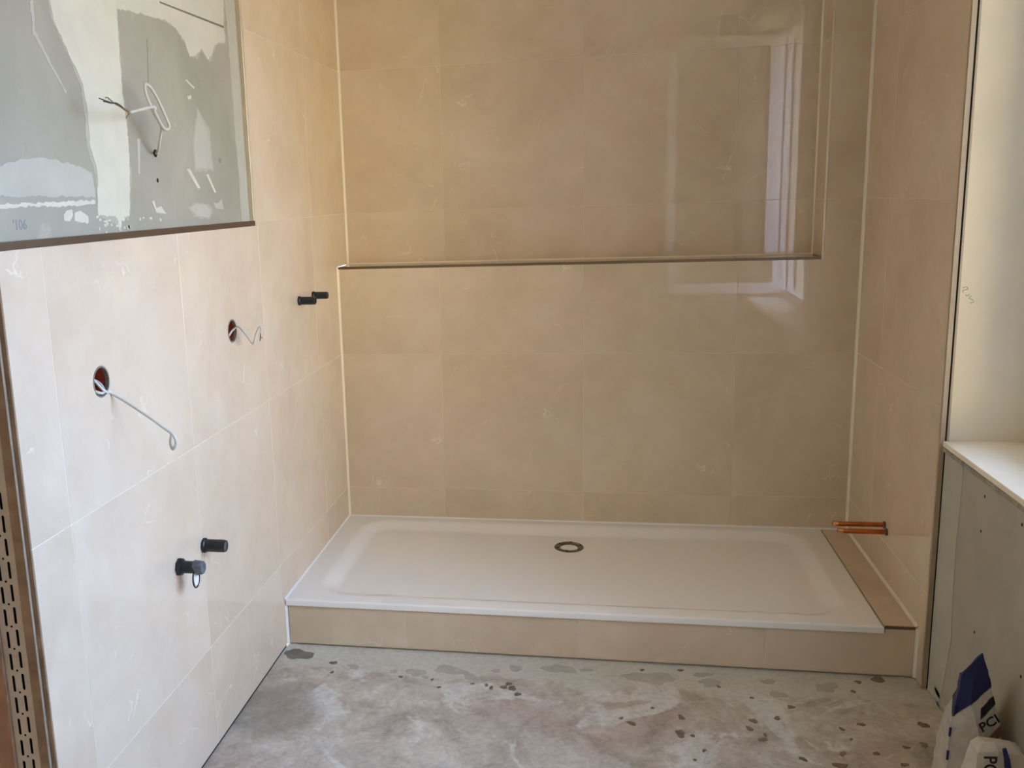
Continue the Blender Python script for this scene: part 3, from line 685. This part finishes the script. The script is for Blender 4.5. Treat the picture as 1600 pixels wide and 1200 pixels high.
# ------------------------------------------------------------------ socket boxes with cables
def drill(o, y, z, R_, depth):
    """cut a real round hole through a tile or wall mesh"""
    bmc = bmesh.new()
    a = [bmc.verts.new((.02, y+R_*math.cos(2*math.pi*k/32), z+R_*math.sin(2*math.pi*k/32))) for k in range(32)]
    b = [bmc.verts.new((-depth, v.co.y, v.co.z)) for v in a]
    bmc.faces.new(a); bmc.faces.new(b)
    for k in range(32): bmc.faces.new((a[k], a[(k+1) % 32], b[(k+1) % 32], b[k]))
    cut = from_bm('cutter', bmc)
    md = o.modifiers.new('hole', 'BOOLEAN'); md.operation = 'DIFFERENCE'; md.object = cut; md.solver = 'EXACT'
    dg = bpy.context.evaluated_depsgraph_get(); dg.update()
    me = bpy.data.meshes.new_from_object(o.evaluated_get(dg))
    o.modifiers.clear(); o.data = me
    bpy.data.objects.remove(cut)
def socket_box(y, z, label):
    R_ = .0365
    for o in list(wl.children):
        if o.name.startswith('tile'):
            c_ = world_loc(o); dm = o.dimensions
            if abs(c_.y-y) < dm.y/2 and abs(c_.z-z) < dm.z/2: drill(o, y, z, R_, .03)
    drill(wl, y, z, R_, .06)
    t = empty('socket_box', (0, y, z), label, 'socket box', None, 'round socket boxes in the left wall')
    lathe('rim', [(R_-.0045, -.008), (R_-.0004, -.008), (R_-.0004, .0006), (R_-.0045, .0006)], (1, 0, 0), (0, y, z), 'grey_ring', t, 36, closed=True)
    lathe('inner_cup', [(R_-.0004, -.0085), (R_-.0004, -.052), (.001, -.052), (.001, -.050), (R_-.003, -.050), (R_-.003, -.0085)], (1, 0, 0), (0, y, z), 'orange_plastic', t, 36, closed=True)['label'] = 'orange plastic inside of the box'
    lathe('screw', [(.003, -.050), (.003, -.012), (.0045, -.012), (.0045, -.010)], (1, 0, 0), (0, y+.026, z-.012), 'dark_steel', t, 10)
    return t
B1, B2 = (-2.024, 1.188), (-1.226, 1.190)
socket_box(B1[0], B1[1], 'round orange socket box with long drooping cable, nearer the doorway')
socket_box(B2[0], B2[1], 'round orange socket box with wavy cable, nearer the shower')
c1 = empty('cable', (0, -1.99, 1.17), 'white cable drooping straight with small end loop from socket box', 'cable', None, 'white cables on the left wall')
tube('sheath', [(-.046, -2.03, 1.20), (-.034, -2.035, 1.212), (-.018, -2.036, 1.20), (.002, -2.028, 1.172), (.004, -2.012, 1.161), (.0, -1.992, 1.157), (.0353, -1.98, 1.1297), (.0862, -1.98, 1.0957), (.124, -1.98, 1.0681), (.1408, -1.98, 1.0554), (.1459, -1.978, 1.0382), (.1401, -1.975, 1.0229), (.133, -1.973, 1.0196), (.1287, -1.971, 1.0336), (.133, -1.970, 1.0540)], .0036, 'cable_white', c1, 10, 6)
tube('sheath', [(-.046, -2.01, 1.195), (-.020, -2.005, 1.183), (-.004, -2.012, 1.170), (.004, -2.028, 1.163), (.004, -2.050, 1.168), (-.012, -2.052, 1.176)], .0034, 'cable_white', c1, 10, 6)
c2 = empty('cable', (0, -1.20, 1.17), 'white cable bent in a wavy zigzag from socket box', 'cable', None, 'white cables on the left wall')
tube('sheath', [(-.046, -1.235, 1.170), (-.018, -1.225, 1.172), (-.0089, -1.205, 1.1887), (.0068, -1.2, 1.1992), (.0187, -1.2, 1.1932), (.0347, -1.2, 1.1741), (.0479, -1.2, 1.1527), (.0561, -1.2, 1.1465), (.0608, -1.2, 1.1597), (.0671, -1.2, 1.1786), (.0784, -1.2, 1.1975), (.0850, -1.2, 1.1926), (.0815, -1.2, 1.178)], .0033, 'cable_white', c2, 10, 6)
tube('wire', [(.0815, -1.2, 1.179), (.0795, -1.2, 1.170), (.0776, -1.2, 1.1545)], .0014, 'wire_dark', c2, 6, 3)
tube('wire', [(.0805, -1.2, 1.176), (.0800, -1.198, 1.166), (.0845, -1.196, 1.163)], .0012, 'wire_dark', c2, 6, 3)
c3 = empty('cable', (0, -1.70, 1.75), 'white looped cable with bare twisted ends in the plasterboard recess', 'cable', None, 'white cables on the left wall')
tube('sheath', [(-.013, -1.622, 1.706), (.004, -1.645, 1.708), (.022, -1.672, 1.722), (.036, -1.688, 1.745), (.045, -1.700, 1.765), (.045, -1.7349, 1.7966), (.045, -1.766, 1.8325), (.045, -1.7702, 1.8525), (.045, -1.7608, 1.8581), (.046, -1.7371, 1.8503), (.047, -1.7039, 1.8217), (.049, -1.6753, 1.7859), (.051, -1.667, 1.7692), (.053, -1.6805, 1.7590), (.055, -1.704, 1.7585), (.057, -1.7254, 1.7680), (.060, -1.7474, 1.7819), (.062, -1.766, 1.7960), (.063, -1.762, 1.8035), (.062, -1.7783, 1.8040), (.061, -1.8322, 1.7938), (.060, -1.889, 1.7832)], .0036, 'cable_white', c3, 10, 5)
for dy_, pts in enumerate(([(.060, -1.889, 1.7832), (.0640, -1.918, 1.786), (.0650, -1.9414, 1.7934), (.066, -1.9626, 1.7959), (.0645, -1.9836, 1.7966), (.065, -2.0308, 1.8007)],
          [(.060, -1.889, 1.7825), (.0655, -1.915, 1.783), (.0645, -1.939, 1.7905), (.0655, -1.9626, 1.7945), (.066, -1.9796, 1.7994), (.065, -1.9941, 1.8056), (.064, -2.002, 1.8045)],
          [(.060, -1.890, 1.7835), (.0632, -1.917, 1.7875), (.0655, -1.943, 1.7945), (.065, -1.962, 1.7975), (.067, -1.982, 1.7945), (.064, -2.012, 1.7965)],
          [(.060, -1.888, 1.783), (.060, -1.902, 1.774), (.060, -1.907, 1.7695)])):
    tube('wire', pts, .0013, ('wire_dark', 'wire_copper', 'wire_dark', 'wire_copper')[dy_], c3, 6, 4)

# ------------------------------------------------------------------ floor marks
S6 = [(1.174, -1.27, 4), (1.204, -1.295, 7), (1.353, -1.243, 7), (1.343, -1.334, 10), (1.377, -1.34, 4), (1.562, -1.236, 7), (1.544, -1.28, 6), (1.575, -1.335, 7), (1.584, -1.309, 4), (1.634, -1.211, 6), (1.808, -1.25, 5), (1.868, -1.217, 6), (1.893, -1.021, 5), (1.484, -1.04, 4), (1.667, -1.422, 6), (1.78, -1.381, 6), (1.76, -1.441, 10), (1.872, -1.368, 5), (1.961, -1.326, 5), (2.013, -1.306, 7), (2.044, -1.197, 9), (1.931, -1.415, 6), (1.402, -1.415, 4), (1.248, -0.958, 4), (1.373, -0.946, 5), (1.27, -1.198, 3), (1.923, -0.958, 6), (1.988, -0.934, 12), (1.685, -1.141, 6), (1.372, -1.465, 3), (1.577, -1.099, 3), (1.82, -1.303, 3),
      (0.763, -1.136, 5), (0.746, -1.12, 4), (0.804, -1.128, 6), (0.817, -1.104, 6), (0.831, -1.132, 8), (0.852, -1.167, 6), (0.456, -1.101, 4), (0.217, -1.098, 4), (0.203, -1.033, 7), (0.7, -1.118, 3), (0.594, -1.154, 3), (0.563, -1.107, 3)]
for k_, (x, y, r) in enumerate(S6): blob('mortar_spot', x, y, r/600*1.1, r/600*.85, 'floor', .0014+.00003*k_, 'spot_brown', fl, 11, .45, random.uniform(0, 3), -.0002)
G7 = [(0.614, -1.034, 30), (0.69, -1.073, 18), (0.741, -1.074, 14), (0.5, -1.064, 22), (0.278, -1.049, 14), (0.156, -1.072, 10), (0.537, -1.091, 9), (0.766, -1.019, 10), (0.977, -0.982, 30), (0.83, -0.995, 16), (0.424, -1.066, 9),
      (1.066, -0.979, 12), (1.28, -1.009, 40), (1.213, -1.009, 20), (1.462, -1.017, 22), (1.441, -0.966, 16), (1.645, -0.987, 14), (1.66, -1.067, 16), (1.818, -1.004, 24)]
for k_, (x, y, r) in enumerate(G7): blob('screed_patch', x, y, r/600, r/600*.62, 'floor', .0004+.00004*k_, 'spot_grey', fl, 18, .4, random.uniform(-.3, .3), -.0002)
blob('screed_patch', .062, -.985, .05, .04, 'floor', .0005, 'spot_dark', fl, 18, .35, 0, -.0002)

# ------------------------------------------------------------------ bags in the lower right corner
def jitter(bm, amp):
    from mathutils import noise
    for v in bm.verts:
        n_ = noise.noise_vector(v.co*34)*amp + noise.noise_vector(v.co*80)*amp*.45
        if v.co.z > .004: v.co += n_
def loft_bag(name, levels, sub_h, sub_v, mat, parent, amp=.0028, slots=None):
    """levels: list of (corner points) bottom to top, each a list of 3-D points"""
    bm = bmesh.new(); rings = []
    for a, b in zip(levels[:-1], levels[1:]):
        for k in range(sub_v):
            t = k/sub_v; rings.append([Vector(p)*(1-t)+Vector(q2)*t for p, q2 in zip(a, b)])
    rings.append([Vector(p) for p in levels[-1]])
    n = len(levels[0]); out = []
    for r in rings:
        pts = []
        for i in range(n):
            p, q2 = r[i], r[(i+1) % n]
            for k in range(sub_h): pts.append(bm.verts.new(p+(q2-p)*k/sub_h))
        out.append(pts)
    m_ = n*sub_h
    for i in range(len(out)-1):
        for k in range(m_): bm.faces.new((out[i][k], out[i][(k+1) % m_], out[i+1][(k+1) % m_], out[i+1][k]))
    bm.faces.new(out[0]); bm.faces.new(out[-1])
    jitter(bm, amp)
    return from_bm(name, bm, parent, mat)
# paper with print: blue head, dark bands, crumpled white below (flat print, follows the sack)
q = NM('sack_print'); v = q.coords(False)
sx = q.n('ShaderNodeSeparateXYZ'); q.l(v, sx.inputs[0])
def band(expr, lo, hi, soft=.004):
    a = q.n('ShaderNodeMapRange'); q.l(expr, a.inputs[0]); a.inputs[1].default_value = lo-soft; a.inputs[2].default_value = lo
    b = q.n('ShaderNodeMapRange'); q.l(expr, b.inputs[0]); b.inputs[1].default_value = hi; b.inputs[2].default_value = hi+soft; b.inputs[3].default_value = 1; b.inputs[4].default_value = 0
    return q.mul(a.outputs[0], b.outputs[0])
wob = q.mul(q.noise(v, 9, 3), .03)
diag = q.mul(q.mul(sx.outputs['Z'], q.mul(sx.outputs['X'], 1.0), 'SUBTRACT'), wob, 'ADD')
paper = q.ramp(q.noise(v, 25, 4), [(.3, S((182, 174, 160))), (.7, S((208, 200, 186)))])
right = q.n('ShaderNodeMath', operation='GREATER_THAN'); q.l(sx.outputs['X'], right.inputs[0]); right.inputs[1].default_value = -.0
c = q.mix(band(diag, .118, .60), paper, S((22, 26, 74)))
c = q.mix(q.mul(band(diag, .062, .084), right.outputs[0]), c, S((18, 18, 26)))
c = q.mix(q.mul(band(diag, -.040, -.008), right.outputs[0]), c, S((120, 86, 60)))
q.base(c); q.set(Roughness=.5); M['sack_print'] = q.m
b1 = empty('cement_sack', (2.03, -1.57, 0), 'tall open blue and white paper sack leaning at the plasterboard', 'sack', None, 'paper sacks in the right corner')
Lv = [
 [(1.966, -1.60, .002), (2.046, -1.635, .002), (2.100, -1.60, .002), (2.100, -1.46, .002), (1.985, -1.45, .002)],
 [(1.970, -1.60, .150), (2.042, -1.625, .150), (2.094, -1.60, .150), (2.098, -1.47, .150), (1.99, -1.47, .150)],
 [(1.970, -1.60, .232), (2.028, -1.618, .236), (2.084, -1.60, .240), (2.090, -1.50, .238), (1.99, -1.51, .235)],
 [(1.980, -1.60, .303), (2.010, -1.612, .298), (2.068, -1.60, .298), (2.076, -1.54, .300), (1.995, -1.55, .302)],
 [(1.9866, -1.60, .366), (2.010, -1.606, .372), (2.0442, -1.60, .388), (2.046, -1.575, .388), (1.99, -1.58, .366)],
 [(1.9880, -1.60, .373), (2.008, -1.602, .399), (2.0306, -1.60, .4288), (2.031, -1.594, .4288), (1.989, -1.594, .373)],
]
loft_bag('sack_paper', Lv, 6, 6, 'sack_print', b1, .0026)
# lettering on the right hand panel of the tall sack
def text_on(body, size, p, xdir, ydir, mat, parent, name='lettering', ext=.0004):
    X = Vector(xdir).normalized(); Y = Vector(ydir); Y = (Y-X*Y.dot(X)).normalized()
    mt = Matrix((X, Y, X.cross(Y))).transposed().to_4x4(); mt.translation = Vector(p)
    return text_mesh(name, body, size, mat, mt, parent, ext, .0006)
text_on('PCI', .036, (2.053, -1.6150, .252), (.80, .21, .50), (-.5, -.1, .8), 'print_black', b1)
# blue fold lines of the gusset edge
for (p0, p1) in (((1.9690, -1.604, .205), (1.9700, -1.604, .228)), ((1.9745, -1.604, .262), (1.9775, -1.604, .29)), ((1.9680, -1.604, .14), (1.9685, -1.604, .165))):
    tube('print_mark', [p0, p1], .0030, 'print_blue', b1, 6, 0)
b2 = empty('cement_sack', (2.03, -1.80, 0), 'low crumpled white sack with black lettering and blue stripe', 'sack', None, 'paper sacks in the right corner')
L2 = [
 [(1.962, -1.752, .002), (2.02, -1.760, .002), (2.100, -1.752, .002), (2.102, -1.66, .002), (1.965, -1.66, .002)],
 [(1.968, -1.750, .120), (2.02, -1.758, .120), (2.096, -1.750, .120), (2.100, -1.66, .120), (1.972, -1.66, .120)],
 [(1.979, -1.748, .196), (2.020, -1.756, .198), (2.088, -1.748, .206), (2.092, -1.67, .206), (1.984, -1.67, .196)],
 [(1.981, -1.748, .250), (2.022, -1.754, .261), (2.080, -1.748, .250), (2.082, -1.69, .250), (1.984, -1.69, .248)],
 [(1.990, -1.740, .273), (2.014, -1.745, .281), (2.060, -1.740, .266), (2.060, -1.71, .264), (1.992, -1.71, .272)],
]
loft_bag('sack_paper', L2, 6, 6, 'paper_white', b2, .0024)
text_on('PCI', .040, (2.004, -1.7600, .222), (.06, 0, -1), (1, 0, .06), 'print_black', b2)
st = [(2.036, .272), (2.046, .244), (2.052, .21), (2.055, .17), (2.056, .1), (2.042, .1), (2.041, .17), (2.039, .21), (2.034, .244), (2.029, .268)]
bm = bmesh.new()
va = [bm.verts.new((x, -1.7548, z)) for x, z in st]; vb = [bm.verts.new((x, -1.7595, z)) for x, z in st]
bm.faces.new(va); bm.faces.new(vb)
for k in range(len(st)): bm.faces.new((va[k], va[(k+1) % len(st)], vb[(k+1) % len(st)], vb[k]))
from_bm('blue_stripe', bm, b2, 'print_blue')
